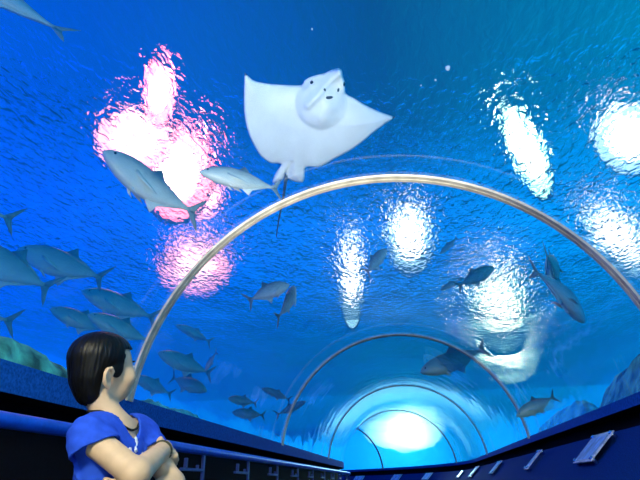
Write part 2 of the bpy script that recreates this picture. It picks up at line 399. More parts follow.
def fish_mesh(name, mat, deep=1.0, bend=0.0):
    ts = [0, .02, .06, .12, .2, .3, .4, .5, .6, .7, .78, .84, .88]
    top = [0.004, .03, .062, .092, .118, .135, .138, .126, .102, .07, .04, .022, .020]
    bot = [0.004, .022, .05, .08, .108, .13, .138, .13, .104, .068, .038, .021, .019]
    wid = [0.004, .02, .04, .058, .072, .080, .078, .070, .056, .038, .022, .013, .009]
    tt = np.linspace(0, 0.88, 34); n = 20; V = []; Fc = []
    def by(x): return bend * max(0.0, (0.25 - x)) ** 2
    for t in tt:
        a = interp(t, ts, top) * deep; b = interp(t, ts, bot) * deep; w = interp(t, ts, wid); x = 0.5 - t
        for j in range(n):
            th = 2 * PI * j / n; c, s_ = math.cos(th), math.sin(th)
            z = (a if s_ > 0 else b) * s_; y = w * math.copysign(abs(c) ** 0.9, c)
            V.append((x, y + by(x), z - 0.012 * max(0, 1 - t / .3)))
    m = len(tt)
    for i in range(m - 1):
        for j in range(n):
            k = (j + 1) % n; Fc.append((i * n + j, i * n + k, (i + 1) * n + k, (i + 1) * n + j))
    Fc.append(tuple(range(n))[::-1]); Fc.append(tuple((m - 1) * n + j for j in range(n)))
    def fin(outline, y0, thick, tilt=0.0, side=0):
        # outline in (x, z); lens-shaped slab; pectorals (side) lean outwards
        pts = [Vector((x, 0, z)) for x, z in outline]; c = sum(pts, Vector()) / len(pts); b0 = len(V); q = len(pts)
        for sgn in (1, -1):
            for p in pts:
                yy = y0 + (side * abs(p.z - outline[0][1]) * tilt if side else 0)
                V.append((p.x, yy + sgn * thick * 0.25 + by(p.x), p.z))
            cc = c; yy = y0 + (side * abs(cc.z - outline[0][1]) * tilt if side else 0)
            V.append((cc.x, yy + sgn * thick + by(cc.x), cc.z))
        for i in range(q):
            k = (i + 1) % q
            Fc.append((b0 + i, b0 + k, b0 + q)); Fc.append((b0 + q + 1 + k, b0 + q + 1 + i, b0 + 2 * q + 1)); Fc.append((b0 + k, b0 + i, b0 + q + 1 + i, b0 + q + 1 + k))
    fin([(-.355, .016), (-.40, .06), (-.455, .125), (-.50, .165), (-.475, .10), (-.445, .045), (-.43, 0), (-.38, 0)], 0, .006)
    fin([(-.355, -.016), (-.38, 0), (-.43, 0), (-.445, -.045), (-.475, -.10), (-.50, -.165), (-.455, -.125), (-.40, -.06)], 0, .006)
    d = deep
    fin([(.08, .125 * d), (.03, .165 * d), (-.03, .215 * d), (-.04, .16 * d), (-.10, .125 * d), (-.2, .085 * d), (-.31, .035 * d), (-.2, .06 * d), (-.05, .10 * d)], 0, .005)
    fin([(.02, -.125 * d), (-.05, -.10 * d), (-.2, -.06 * d), (-.31, -.03 * d), (-.2, -.085 * d), (-.12, -.125 * d), (-.08, -.165 * d), (-.07, -.215 * d), (-.02, -.17 * d)], 0, .005)
    for sd in (1, -1):
        fin([(.22, -.02), (.20, .0), (.12, -.02), (.03, -.06), (-.03, -.10), (.05, -.085), (.14, -.06)], sd * .074, .004, 0.35, sd)
        fin([(.20, -.10 * d), (.16, -.11 * d), (.10, -.165 * d), (.15, -.15 * d)], sd * .02, .004, 0.3, sd)
    me = bpy.data.meshes.new(name); me.from_pydata(V, [], Fc); me.update()
    bm = bmesh.new(); bm.from_mesh(me); bmesh.ops.recalc_face_normals(bm, faces=bm.faces[:]); bm.to_mesh(me); bm.free()
    for p in me.polygons: p.use_smooth = True
    me.materials.append(mat); return me
def eye_mesh():
    bm = bmesh.new(); bmesh.ops.create_uvsphere(bm, u_segments=12, v_segments=8, radius=0.016)
    me = bpy.data.meshes.new('eye'); bm.to_mesh(me); bm.free(); me.materials.append(M['eye']); return me
FM = {k: fish_mesh('fish_' + k, M[m_], dp, bd) for k, m_, dp, bd in (('trevally', 'trevally', 0.92, 0.25), ('straight', 'trevally', 0.9, -0.1), ('jack', 'jack', 1.05, 0.2), ('slim', 'jack', 0.8, -0.25))}
EYE = eye_mesh()
def clear(p):
    best = 9
    for s_ in np.arange(-3, 26, 0.25):
        a, t = path(s_)
        if abs((p - a).dot(t)) < 0.3: best = min(best, math.hypot((p - a).dot(Vector((t.y, -t.x, 0))), p.z - ZC))
    return best
def fish(kind, nose, tail, dep, lab, dd=0.0, roll=0.0, group='fish in the tank', tall=1.0):
    """nose, tail: where they show; dep: distance of the middle; dd: how much farther the tail is than the nose (m)"""
    pn = at(*nose, dep - dd / 2); pt = at(*tail, dep + dd / 2)
    fx = (pn - pt); ln = fx.length; fx.normalize(); c = (pn + pt) / 2
    up = Vector((0, 0, 1)) - fx * fx.z; up.normalize(); sy = up.cross(fx)
    q = Matrix.Rotation(roll, 3, fx); up = q @ up; sy = q @ sy
    mw = Matrix(((fx.x * ln, sy.x * ln, up.x * ln * tall, c.x), (fx.y * ln, sy.y * ln, up.y * ln * tall, c.y), (fx.z * ln, sy.z * ln, up.z * ln * tall, c.z), (0, 0, 0, 1)))
    root = link('fish', FM[kind]); root.matrix_world = mw
    tag(root, lab, 'fish', group)
    for sd in (1, -1):
        e = link('eye', EYE, root); e.location = (0.41, sd * 0.041, 0.012); e.scale = (1, 0.5, 1)
    cl = min(clear(pn), clear(pt), clear(c))
    print('fish %-60s len %.2f clear %.2f z %.2f' % (lab[:60], ln, cl, c.z))
    return root
SCH = 'school of jacks on the boy\'s side'
fish('trevally', (103, 150), (192, 222), 4.3, 'big silver trevally swimming in front of the pink floodlight', 0.5, 0.12, tall=1.3)
fish('straight', (199, 171), (284, 188), 4.6, 'slender silver fish with its tail just under the ray', 0.3, 0.1)
fish('trevally', (-75, -65), (62, 50), 3.6, 'fish cut off by the top left corner, only its tail end in view', 0.4, 0.4)
fish('jack', (18, 248), (110, 284), 5.5, 'long grey green fish highest of the school at the left edge', 0.0, 0.1, SCH)
fish('jack', (-45, 240), (58, 296), 4.8, 'grey green fish cut off by the left edge below the highest of the school', 0.0, 0.1, SCH)
fish('slim', (-85, 190), (14, 216), 4.5, 'fish mostly beyond the left edge, forked tail showing high up', 0.0, 0.0, SCH)
fish('slim', (-80, 300), (14, 320), 4.7, 'fish mostly beyond the left edge, dark forked tail showing above the rock', 0.0, 0.0, SCH)
fish('jack', (82, 290), (158, 322), 6.4, 'grey green fish touching the near arch above the boy', 0.2, 0.1, SCH)
fish('jack', (50, 308), (110, 334), 6.0, 'grey green fish just above the back of the boy\'s head', 0.2, 0.1, SCH)
fish('jack', (88, 314), (152, 345), 5.7, 'grey green fish just above the boy\'s forehead', 0.2, 0.1, SCH)
fish('jack', (158, 352), (212, 376), 6.8, 'dim fish right of the near arch, upper of two level with the boy\'s face', 0.2, 0.1, SCH)
fish('jack', (207, 391), (168, 376), 7.0, 'dim fish right of the near arch, lower of two, heading right', 0.2, 0.0, SCH)
fish('slim', (176, 325), (214, 342), 8.6, 'faint fish right of the near arch above the two dim ones', 0.2, 0.0, SCH)
fish('jack', (134, 376), (172, 396), 7.3, 'faint fish crossing behind the foot of the near arch by the boy\'s chin', 0.2, 0.0, SCH)
fish('straight', (205, 371), (216, 351), 6.5, 'tiny bright fish swimming steeply downwards beside the dim pair', -0.1, 0.0, SCH)
fish('trevally', (289, 284), (248, 299), 5.2, 'stout silvery fish facing right under the ray\'s tail', -0.3, -0.2, tall=1.25)
fish('trevally', (294, 286), (284, 320), 5.0, 'small silvery fish diving beside the stout one under the ray', -0.5, 0.0, tall=0.9)
fish('straight', (386, 249), (364, 275), 6.5, 'pale fish nosing up left of the glow under the arch crown', -0.4, 0.0)
fish('trevally', (584, 322), (541, 262), 4.7, 'silver fish diving nose down near the right leg of the arch', -0.3, -0.1, tall=1.1)
fish('jack', (551, 276), (556, 253), 5.6, 'small dark fish half hidden behind the tail of the diving one', -0.8, 0.0)
fish('jack', (494, 267), (458, 286), 6.2, 'dark fish nosing into the round white floodlight', -0.2, 0.0)
fish('slim', (440, 254), (458, 236), 8.5, 'faint fish above and left of the dark one by the white floodlight', 0.0, 0.0)
fish('slim', (440, 290), (462, 278), 8.5, 'faint fish just left of the dark one by the white floodlight', 0.0, 0.0)
fish('jack', (420, 372), (488, 350), 8.0, 'large dim fish across the crown of the second arch, right side', 0.0, 0.2)
fish('jack', (516, 416), (556, 396), 5.4, 'greenish fish low above the reef right of the second arch', 0.0, 0.0)
FAR = 'faint fish near the foot of the second arch'
fish('jack', (228, 398), (258, 404), 6.6, 'faint fish topmost of the cluster left of the second arch', 0.0, 0.0, FAR)
fish('jack', (232, 412), (266, 416), 6.4, 'faint fish lowest of the cluster left of the second arch', 0.0, 0.0, FAR)
fish('slim', (262, 388), (292, 400), 7.0, 'faint fish in the cluster nearest the second arch', 0.0, 0.0, FAR)
fish('slim', (306, 401), (276, 416), 7.4, 'faint fish crossing behind the left leg of the second arch', 0.0, 0.0, FAR)  # fish mesh added in place of a bright reflection

# ------------------------------------------------------------------ bright specks drifting in the water
M['speck'] = principled('white floating scrap', (0.9, 0.92, 0.9), 0.6)
def speck(px, py, dep, r, lab):
    bm = bmesh.new(); bmesh.ops.create_icosphere(bm, subdivisions=2, radius=r)
    for v in bm.verts: v.co *= 1 + 0.5 * noise.noise(v.co * (1.3 / r) + Vector((px, py, 0)))
    o = from_bm('food_scrap', bm, M['speck']); o.location = at(px, py, dep); tag(o, lab, 'scrap', 'white scraps adrift in the water')
speck(447.5, 68, 4.6, 0.020, 'largest white scrap adrift in the dark water right of the ray\'s head')
speck(435.5, 80, 4.6, 0.009, 'small white scrap just below the largest one')
speck(421, 85.5, 4.7, 0.007, 'tiny white scrap between the ray\'s right wing tip and the larger scraps')
speck(312, 29, 4.8, 0.009, 'tiny white scrap high above the ray\'s head')
speck(351, 214, 5.0, 0.008, 'tiny white scrap just under the arch crown')
# ------------------------------------------------------------------ eagle ray
from mathutils.geometry import delaunay_2d_cdt
def eagle_ray():
    def cp(a, b): return (220 + a / 2.4, 40 + b / 2.4)
    ol = [(62, 72), (72, 84), (86, 95), (120, 104), (160, 108), (196, 108), (202, 98), (214, 90), (232, 84), (250, 80), (266, 72), (284, 67), (292, 72), (295, 88), (300, 102),
          (302, 128), (322, 140), (350, 158), (385, 177), (428, 197), (405, 206), (385, 216), (365, 229), (340, 247), (318, 262), (300, 272), (270, 288), (240, 304), (206, 306),
          (203, 330), (198, 342), (180, 340), (163, 333), (158, 318), (150, 335), (138, 343), (126, 340), (134, 318), (146, 298), (122, 294), (100, 276), (84, 250), (70, 215), (62, 175), (60, 130)]
    # densify with a closed Catmull-Rom
    pts = []
    sharp = {0, 11, 19, 33}
    n = len(ol)
    for i in range(n):
        p0, p1, p2, p3 = (Vector(ol[(i + k) % n]) for k in (-1, 0, 1, 2))
        if i in sharp: p0 = p1
        if (i + 1) % n in sharp: p3 = p2
        m = max(1, int((p2 - p1).length / 5))
        for k in range(m):
            t = k / m
            pts.append(0.5 * (2 * p1 + (p2 - p0) * t + (2 * p0 - 5 * p1 + 4 * p2 - p3) * t * t + (3 * p1 - p0 - 3 * p2 + p3) * t ** 3))
    B = np.array([(p.x, p.y) for p in pts])
    def inside(q):
        x, y = q; c = False; j = len(B) - 1
        for i in range(len(B)):
            if (B[i, 1] > y) != (B[j, 1] > y) and x < (B[j, 0] - B[i, 0]) * (y - B[i, 1]) / (B[j, 1] - B[i, 1]) + B[i, 0]: c = not c
            j = i
        return c
    A0 = B; A1 = np.roll(B, -1, 0); AB = A1 - A0; L2 = (AB ** 2).sum(1) + 1e-9
    def dist(q):
        t = np.clip(((q - A0) * AB).sum(1) / L2, 0, 1); return float(np.sqrt(((A0 + AB * t[:, None] - q) ** 2).sum(1)).min())
    inner = [(x + (2 if (int(y / 4) % 2) else 0), y) for y in np.arange(66, 345, 4.0) for x in np.arange(58, 430, 4.0)]
    inner = [q for q in inner if inside(q) and dist(np.array(q)) > 2.2]
    nb = len(pts)
    vin = [Vector(p) for p in pts] + [Vector(q) for q in inner]
    v2, e2, f2, ov, oe, of = delaunay_2d_cdt(vin, [(i, (i + 1) % nb) for i in range(nb)], [], 1, 1e-4)
    # body plane: faces the tunnel, tilted
    cen = at(*cp(215, 190), 5.0); view = (CAM - cen).normalized()
    nrm = (view * 0.86 + Vector((0, 0, -1)) * 0.42 + Vector((0.0, 0, 0))).normalized()
    ux = (RT - nrm * RT.dot(nrm)).normalized(); uy = nrm.cross(ux)
    mw = Matrix(((ux.x, uy.x, nrm.x, cen.x), (ux.y, uy.y, nrm.y, cen.y), (ux.z, uy.z, nrm.z, cen.z), (0, 0, 0, 1)))
    inv = mw.inverted()
    def onplane(q):
        d = ray(*cp(*q)); t = (cen - CAM).dot(nrm) / d.dot(nrm); return inv @ (CAM + d * t)
    def seg(q, a, b):
        a, b = Vector(a), Vector(b); ab = b - a; t = max(0, min(1, (Vector(q) - a).dot(ab) / ab.dot(ab))); return (a + ab * t - Vector(q)).length
    def belly(q, d):
        z = 0.085 * (1 - math.exp(-d / 38.0)) + 0.006 * (1 - math.exp(-d / 3))
        r = math.hypot((q[0] - 243) / 62, (q[1] - 148) / 60)
        edge = min(1.0, d / 12.0)
        if r < 1: z += 0.045 * (1 - r ** 2.2) * edge + 0.02 * min(1, (1 - r) * 5) * edge * max(0.15, min(1, (250 - q[0]) / 60 + 0.5))
        z += 0.05 * math.exp(-(seg(q, (286, 72), (210, 146)) / 10) ** 2) * min(1, d / 4) + 0.03 * math.exp(-(seg(q, (288, 74), (298, 118)) / 8) ** 2) * min(1, d / 4)
        z -= 0.03 * math.exp(-((q[0] - 262) / 22) ** 2 - ((q[1] - 106) / 14) ** 2) * edge
        z += 0.03 * math.exp(-(seg(q, (262, 152), (246, 176)) / 20) ** 2) * edge
        # cleft between the hind fins
        z -= 0.02 * math.exp(-(seg(q, (160, 322), (172, 292)) / 5) ** 2)
        return z
    def bendw(q):                 # wings bow away from the viewer towards the tips
        a = max(0, (170 - q[0]) / 110); b = max(0, (q[0] - 310) / 118)
        return 0.10 * a * a - 0.16 * b * b
    V = []; front = []; back = []
    dd = [0.0 if i < nb else dist(np.array((p.x, p.y))) for i, p in enumerate(v2)]
    for i, p in enumerate(v2):
        q = (p.x, p.y); w = onplane(q); z0 = bendw(q)
        front.append(len(V)); V.append(Vector((w.x, w.y, z0 + (belly(q, dd[i]) if i >= nb else 0.0))))
    for i, p in enumerate(v2):
        if i < nb: back.append(front[i]); continue
        q = (p.x, p.y); w = onplane(q)
        r = math.hypot((q[0] - 243) / 60, (q[1] - 150) / 75)
        back.append(len(V)); V.append(Vector((w.x, w.y, bendw(q) - 0.075 * (1 - math.exp(-dd[i] / 38.0)) - (0.07 * (1 - r * r) * min(1, dd[i] / 12) if r < 1 else 0) - 0.004)))
    Fc = []; mi = []
    for f in f2:
        a = [front[i] for i in f]; n_ = (V[a[1]] - V[a[0]]).cross(V[a[2]] - V[a[0]])
        if n_.z < 0: a = a[::-1]
        Fc.append(a); mi.append(0)
        b = [back[i] for i in f]; n_ = (V[b[1]] - V[b[0]]).cross(V[b[2]] - V[b[0]])
        if n_.z > 0: b = b[::-1]
        Fc.append(b); mi.append(1)
    M['ray_belly'] = principled('white ray belly', (0.93, 0.95, 0.94), 0.45, noise_amt=0.05, noise_scale=5, sss=0.0)
    M['ray_back'] = principled('dark ray back', (0.05, 0.07, 0.09), 0.5, noise_amt=0.3, noise_scale=6)
    o = from_py('eagle_ray', V, Fc, M['ray_belly']); o.data.materials.append(M['ray_back'])
    for p, k in zip(o.data.polygons, mi): p.material_index = k
    o.matrix_world = mw
    tag(o, 'white bellied eagle ray gliding overhead with spread wings and whip tail', 'ray')
    def on_belly(px, py, lift):
        q = ((px - 220) * 2.4, (py - 40) * 2.4); w = onplane(q); return Vector((w.x, w.y, bendw(q) + belly(q, dist(np.array(q))) + lift))
    def spot(name, px, py, a, b, mat, rot=0.0):
        bm = bmesh.new(); bmesh.ops.create_uvsphere(bm, u_segments=16, v_segments=10, radius=1.0)
        e = from_bm(name, bm, mat, o); e.location = on_belly(px, py, 0.0); e.rotation_euler = (0, 0, rot); e.scale = (a, b, 0.012); return e
    M['ray_dark'] = principled('dark mouth lining', (0.02, 0.03, 0.04), 0.6)
    spot('mouth', 328.2, 94.3, 0.040, 0.014, M['ray_dark'], 0.12)
    spot('nostril', 324.4, 86.5, 0.010, 0.014, M['ray_dark'], 0.5); spot('nostril', 338.0, 88.8, 0.010, 0.020, M['ray_dark'], -0.2)
    spot('eye', 311.8, 81.5, 0.016, 0.020, M['eye']); spot('eye', 343.8, 83.5, 0.012, 0.02, M['eye'])
    tl = [(160, 325), (157, 345), (153, 372), (148, 400), (141, 435), (134, 480)]
    P = []
    for i, q in enumerate(tl):
        w = onplane(q); P.append(Vector((w.x, w.y, -0.01 - 0.012 * i)))
    V2, F2 = tube_path(P, [0.020, 0.016, 0.013, 0.011, 0.009, 0.005], 10)
    t_ = from_py('tail', V2, F2, M['ray_back'], o); tag(t_, 'thin dark whip tail')
    return o
eagle_ray()

# ------------------------------------------------------------------ floodlights hung over the tank
M['housing'] = principled('black lamp housing', (0.01, 0.01, 0.012), 0.6)
LENS = {'pink': emitter('pinkish lamp lens', (1.0, 0.48, 0.58), 22.0), 'white': emitter('white lamp lens', (1.0, 0.8, 0.7), 26.0),
        'blue': emitter('bluish white lamp lens', (1.0, 0.8, 0.85), 12.0), 'faint': emitter('dim pink lamp lens', (1.0, 0.4, 0.45), 12.0)}
LENS['strong'] = emitter('strong white lamp lens', (1.0, 0.8, 0.7), 110.0)
for k_, c_, st_ in (('strong', (0.8, 1.0, 0.8), 30.0), ('pink', (1.0, 0.16, 0.22), 8.0), ('white', (0.55, 1.0, 0.85), 4.5), ('blue', (0.5, 0.8, 1.0), 2.5), ('faint', (1.0, 0.3, 0.4), 5.0)):
    LENS[k_ + '_rim'] = emitter('lit reflector ' + k_, c_, st_)  # glowing rings that paint the coloured glare fringe round each lens
LAMP_GROUP = 'floodlights over the tank'
def floodlight(px, py, dx, dy, z, kind, label, rot=0.0):
    """px,py: where the lamp shows; dx,dy: how wide and tall it shows; z: the height it hangs at."""
    p = on_z(px, py, z); d = (p - CAM); dep = d.dot(FW); d.normalize()
    w = dx / F_PX * dep / 2; h = dy / F_PX * dep / 2
    X = (RT - d * RT.dot(d)).normalized(); Y = X.cross(-d).normalized() * -1
    X2 = X * math.cos(rot) + Y * math.sin(rot); Y2 = Y * math.cos(rot) - X * math.sin(rot)
    mw = Matrix(((X2.x, Y2.x, d.x, p.x), (X2.y, Y2.y, d.y, p.y), (X2.z, Y2.z, d.z, p.z), (0, 0, 0, 1)))
    if mw.to_3x3().determinant() < 0: mw = mw @ Matrix.Diagonal((1, -1, 1, 1))
    root = empty('floodlight', p, mw)
    tag(root, label, 'floodlight', LAMP_GROUP)
    n = 40
    def ring(a, z): return [(w * a * math.cos(2 * PI * i / n), h * a * math.sin(2 * PI * i / n), z) for i in range(n)]
    V = ring(1.0, 0.0) + ring(1.04, -0.03) + ring(1.08, 0.0) + ring(0.7, 0.5) + [(0, 0, 0.55)]
    Fc = []
    for a in range(3):
        for i in range(n):
            k = (i + 1) % n; Fc.append((a * n + i, a * n + k, (a + 1) * n + k, (a + 1) * n + i))
    for i in range(n): Fc.append((3 * n + i, 3 * n + (i + 1) % n, 4 * n))
    from_py('housing', V, Fc, M['housing'], root)
    V = ring(0.99, 0.012) + ring(0.58, 0.03 * w); Fc = []
    for i in range(n):
        k = (i + 1) % n; Fc.append((i, k, n + k, n + i))
    from_py('glare_rim', V, Fc, LENS[kind + '_rim'], root)
    V = ring(0.58, 0.02 * w) + ring(0.4, -0.02 * w) + [(0, 0, -0.035 * w)]; Fc = []
    for i in range(n):
        k = (i + 1) % n; Fc.append((i, k, n + k, n + i)); Fc.append((n + i, n + k, 2 * n))
    from_py('lens', V, Fc, LENS[kind], root)
    return root
ZL1 = 7.0
floodlight(134, 150, 74, 56, ZL1, 'faint', 'added pinkish lamp above the head of the single big trevally')  # extra lamp added to make the pink glare's outline irregular
floodlight(200, 208, 44, 40, ZL1, 'faint', 'small added pinkish lamp behind the tail of the single big trevally')  # another added lamp, breaks up the lower edge of the pink glare
floodlight(176, 182, 72, 84, ZL1, 'pink', 'largest pinkish floodlight, glaring between the trevally and the ray')
floodlight(158, 100, 30, 60, ZL1, 'pink', 'narrow pinkish floodlight topmost of the pink cluster left of the ray')
floodlight(195, 285, 70, 38, ZL1, 'faint', 'dim pinkish floodlight glow beside the near trim arch, left side')
floodlight(502, 330, 60, 46, ZL1, 'white', 'round white floodlight below the near arch, right half')
floodlight(507, 372, 58, 30, ZL1, 'strong', 'flattened white floodlight right of the second arch')
floodlight(528, 160, 30, 90, ZL1, 'white', 'tall slanted white floodlight above the near arch, right side', 0.45)
floodlight(632, 150, 60, 62, ZL1, 'blue', 'bluish white floodlight at the right edge of the picture, above the arch')
floodlight(622, 258, 74, 40, ZL1, 'blue', 'bluish white floodlight at the right edge, behind the near arch', -0.5)
floodlight(410, 250, 44, 56, ZL1, 'blue', 'bluish white lamp added for the bright patch under the crown of the near arch')  # lamp added to give the bright patch below the arch crown
floodlight(352, 290, 22, 76, ZL1, 'blue', 'narrow bluish white lamp added for the bright streak left of the one under the arch crown')  # lamp added to give the tall bright streak beside that patch
# added scattering cloud that softens the glow of an unseen light beyond the bend
_z = Z_SURF
def glow_cloud():
    m, nt, out = new_mat('milky bubbles'); sc = N(nt, 'ShaderNodeVolumeScatter'); sc.inputs['Color'].default_value = (0.85, 0.97, 1.0, 1); sc.inputs['Density'].default_value = 0.75
    nt.links.new(sc.outputs[0], out.inputs['Volume'])
    c = at(407, 428, 19.4); bm = bmesh.new(); bmesh.ops.create_icosphere(bm, subdivisions=4, radius=1.0)
    for v in bm.verts:
        k_ = 1 + 0.25 * noise.fractal(v.co * 1.7, 1.0, 2.0, 3); v.co = Vector((v.co.x * 1.5 * k_, v.co.y * 1.0 * k_, v.co.z * 0.75 * k_))
    o = from_bm('glow_cloud', bm, m); o.location = c
    tag(o, 'added soft-glow cloud of bubbles lit from within beyond the bend', 'scatter_haze', kind='stuff'); return c
glow_at = glow_cloud()
#BOY-BEGIN
# ------------------------------------------------------------------ the boy
def boy():
    d0 = ray(110, 405).normalized(); C0 = CAM + d0 * 1.75
    e2 = Vector((d0.x, d0.y, 0)).normalized(); e1 = Vector((e2.y, -e2.x, 0)); Z = Vector((0, 0, 1))
    def Bp(px, py, b):
        d = ray(px, py); t = ((C0 - CAM).dot(e2) + b) / d.dot(e2); return CAM + d * t
    A_ = np.array
    class Field:
        def __init__(s, lo, hi, h):
            s.lo = A_(lo, float); s.h = h; s.n = np.ceil((A_(hi) - s.lo) / h).astype(int) + 1
            s.f = np.full(s.n, 0.05, np.float32)
        def sub(s, lo, hi, m):
            a = np.clip(np.floor((A_(lo) - m - s.lo) / s.h).astype(int), 0, s.n); b = np.clip(np.ceil((A_(hi) + m - s.lo) / s.h).astype(int) + 1, 0, s.n)
            sl = tuple(slice(x, y) for x, y in zip(a, b))
            g = np.meshgrid(*[s.lo[i] + s.h * np.arange(a[i], b[i]) for i in range(3)], indexing='ij')
            return sl, np.stack(g, -1)
        def add(s, fn, lo, hi, k=0.01):
            sl, p = s.sub(lo, hi, 0.05)
            if p.size == 0: return
            d = fn(p); a = s.f[sl]
            hh = np.clip(0.5 + 0.5 * (a - d) / k, 0, 1); s.f[sl] = a * (1 - hh) + d * hh - k * hh * (1 - hh)
        def cut(s, fn, lo, hi, k=0.004):
            sl, p = s.sub(lo, hi, 0.02)
            if p.size == 0: return
            d = -fn(p); a = s.f[sl]
            hh = np.clip(0.5 - 0.5 * (a - d) / k, 0, 1); s.f[sl] = a * (1 - hh) + d * hh + k * hh * (1 - hh)
        def mesh(s, name, mat, parent, smooth_it=1):
            f = s.f.copy(); f[0] = f[-1] = 0.05; f[:, 0] = f[:, -1] = 0.05; f[:, :, 0] = f[:, :, -1] = 0.05
            ins = f < 0
            c = np.zeros(tuple(s.n - 1), np.int8)
            for i in (0, 1):
                for j in (0, 1):
                    for k in (0, 1): c += ins[i:s.n[0] - 1 + i, j:s.n[1] - 1 + j, k:s.n[2] - 1 + k]
            idx = np.argwhere((c > 0) & (c < 8)); vid = np.full(tuple(s.n - 1), -1, np.int64); vid[tuple(idx.T)] = np.arange(len(idx))
            acc = np.zeros((len(idx), 3)); cnt = np.zeros(len(idx))
            cor = [(i, j, k) for i in (0, 1) for j in (0, 1) for k in (0, 1)]
            for a in cor:
                for ax in range(3):
                    if a[ax]: continue
                    b = list(a); b[ax] = 1
                    ia = idx + a; ib = idx + b; fa = f[tuple(ia.T)]; fb = f[tuple(ib.T)]; m = (fa < 0) != (fb < 0)
                    t = np.where(m, fa / np.where(m, fa - fb, 1), 0); q = np.repeat(A_(a, float)[None], len(idx), 0); q[:, ax] = t
                    acc[m] += q[m]; cnt[m] += 1
            V = s.lo + s.h * (idx + acc / cnt[:, None])
            F = []
            for ax in range(3):
                o1, o2 = [(1, 2), (2, 0), (0, 1)][ax]
                sa = [slice(None)] * 3; sb = [slice(None)] * 3; sa[ax] = slice(0, -1); sb[ax] = slice(1, None)
                ch = ins[tuple(sa)] != ins[tuple(sb)]; e = np.argwhere(ch); u1 = np.zeros(3, int); u1[o1] = 1; u2 = np.zeros(3, int); u2[o2] = 1
                e = e[(e[:, o1] > 0) & (e[:, o2] > 0)]
                q = np.stack([vid[tuple((e - u1 - u2).T)], vid[tuple((e - u2).T)], vid[tuple(e.T)], vid[tuple((e - u1).T)]], 1)
                fl = ins[tuple(e.T)]; q = np.where(fl[:, None], q, q[:, ::-1]); F.append(q)
            F = np.concatenate(F)
            org = A_(parent.matrix_world.translation) if parent else np.zeros(3)
            me = bpy.data.meshes.new(name); me.from_pydata((V - org).tolist(), [], F.tolist()); me.update()
            for p in me.polygons: p.use_smooth = True
            me.materials.append(mat); o = link(name, me, parent)
            if smooth_it:
                md = o.modifiers.new('smooth', 'SMOOTH'); md.factor = 0.5; md.iterations = smooth_it
            return o
    def cone(a, b, ra, rb):
        a = A_(a, float); b = A_(b, float); ab = b - a; L2 = ab @ ab
        def fn(p):
            t = np.clip(((p - a) @ ab) / L2, 0, 1); return np.linalg.norm(p - a - t[..., None] * ab, axis=-1) - (ra + (rb - ra) * t)
        r = max(ra, rb); return fn, np.minimum(a, b) - r, np.maximum(a, b) + r
    def ell(c, r, fr):
        c = A_(c, float); r = A_(r, float); fr = A_(fr, float)
        def fn(p):
            q = (p - c) @ fr.T; k0 = np.linalg.norm(q / r, axis=-1); k1 = np.linalg.norm(q / (r * r), axis=-1) + 1e-9; return k0 * (k0 - 1) / k1
        m = r.max(); return fn, c - m, c + m
    # ---- skeleton
    hr_ = math.radians(33); tr_ = math.radians(50)
    f0 = e1 * math.cos(hr_) + e2 * math.sin(hr_)
    hf = (f0 * math.cos(0.09) + Z * math.sin(0.09)).normalized(); hright = hf.cross(Z).normalized(); hup = hright.cross(hf).normalized()
    Hc = Bp(103.5, 365.5, 0.0); HF = [hf, hright, hup]
    def H(x, y, z): return Hc + hf * x + hright * y + hup * z
    tf = e1 * math.sin(tr_) - e2 * math.cos(tr_); tr = tf.cross(Z).normalized(); TF = [tr, tf, Z]
    SR, SL = Bp(89, 437, -0.086), Bp(139, 433, 0.086)
    sm = (SR + SL) / 2; NB = sm + Z * 0.045 - tf * 0.012
    def T(x, y, z): return sm + tr * x + tf * y + Z * z
    ER, WR = Bp(136, 474, -0.17), Bp(163, 450, -0.01)
    EL = Bp(173, 483, -0.02); WL = Bp(130, 505, -0.165)
    HJ = sm.z - 0.34
    zf = 0.0
    def leg(sg): return T(0.065 * sg, 0, -0.34), T(0.075 * sg, 0.02, (HJ * 0.52) - sm.z), Vector(T(0.08 * sg, -0.01, 0)).xy.to_3d() + Z * 0.06
    root = empty('person', Vector((sm.x, sm.y, 0)))
    bpy.context.view_layer.update()
    tag(root, 'boy in a blue T-shirt with folded arms, looking up at the fish by the handrail', 'person')
    M['skin'] = principled('light brown skin', (0.66, 0.47, 0.29), 0.5, noise_amt=0.06, noise_scale=30, spec=0.35)
    M['hair'] = principled('black hair', (0.003, 0.0035, 0.004), 0.45, spec=0.22, noise_amt=0.5, noise_scale=70, bump=0.5, stretch=(1, 1, 0.15))
    M['shirt'] = principled('royal blue cotton', (0.02, 0.085, 0.62), 0.85, spec=0.15, noise_amt=0.10, noise_scale=40, bump=0.15)
    M['shorts'] = principled('dark shorts cloth', (0.01, 0.012, 0.02), 0.9)
    M['shoe'] = principled('dark canvas shoes', (0.02, 0.02, 0.025), 0.7)
    M['white_print'] = principled('white shirt print', (0.75, 0.8, 0.9), 0.8, noise_amt=0.15)
    M['cord'] = principled('dark cord', (0.02, 0.014, 0.006), 0.7)
    M['band'] = principled('dark olive wristband', (0.05, 0.05, 0.02), 0.6)
    M['sclera'] = principled('eye white', (0.7, 0.7, 0.68), 0.2, noise_amt=0.02)
    lo = A_([min(v) for v in zip(sm - Vector((.36, .36, 0)))]) if False else A_([sm.x - 0.30, sm.y - 0.34, -0.01])
    hi = A_([sm.x + 0.34, sm.y + 0.30, Hc.z + 0.15])
    b = Field(lo, hi, 0.0034)
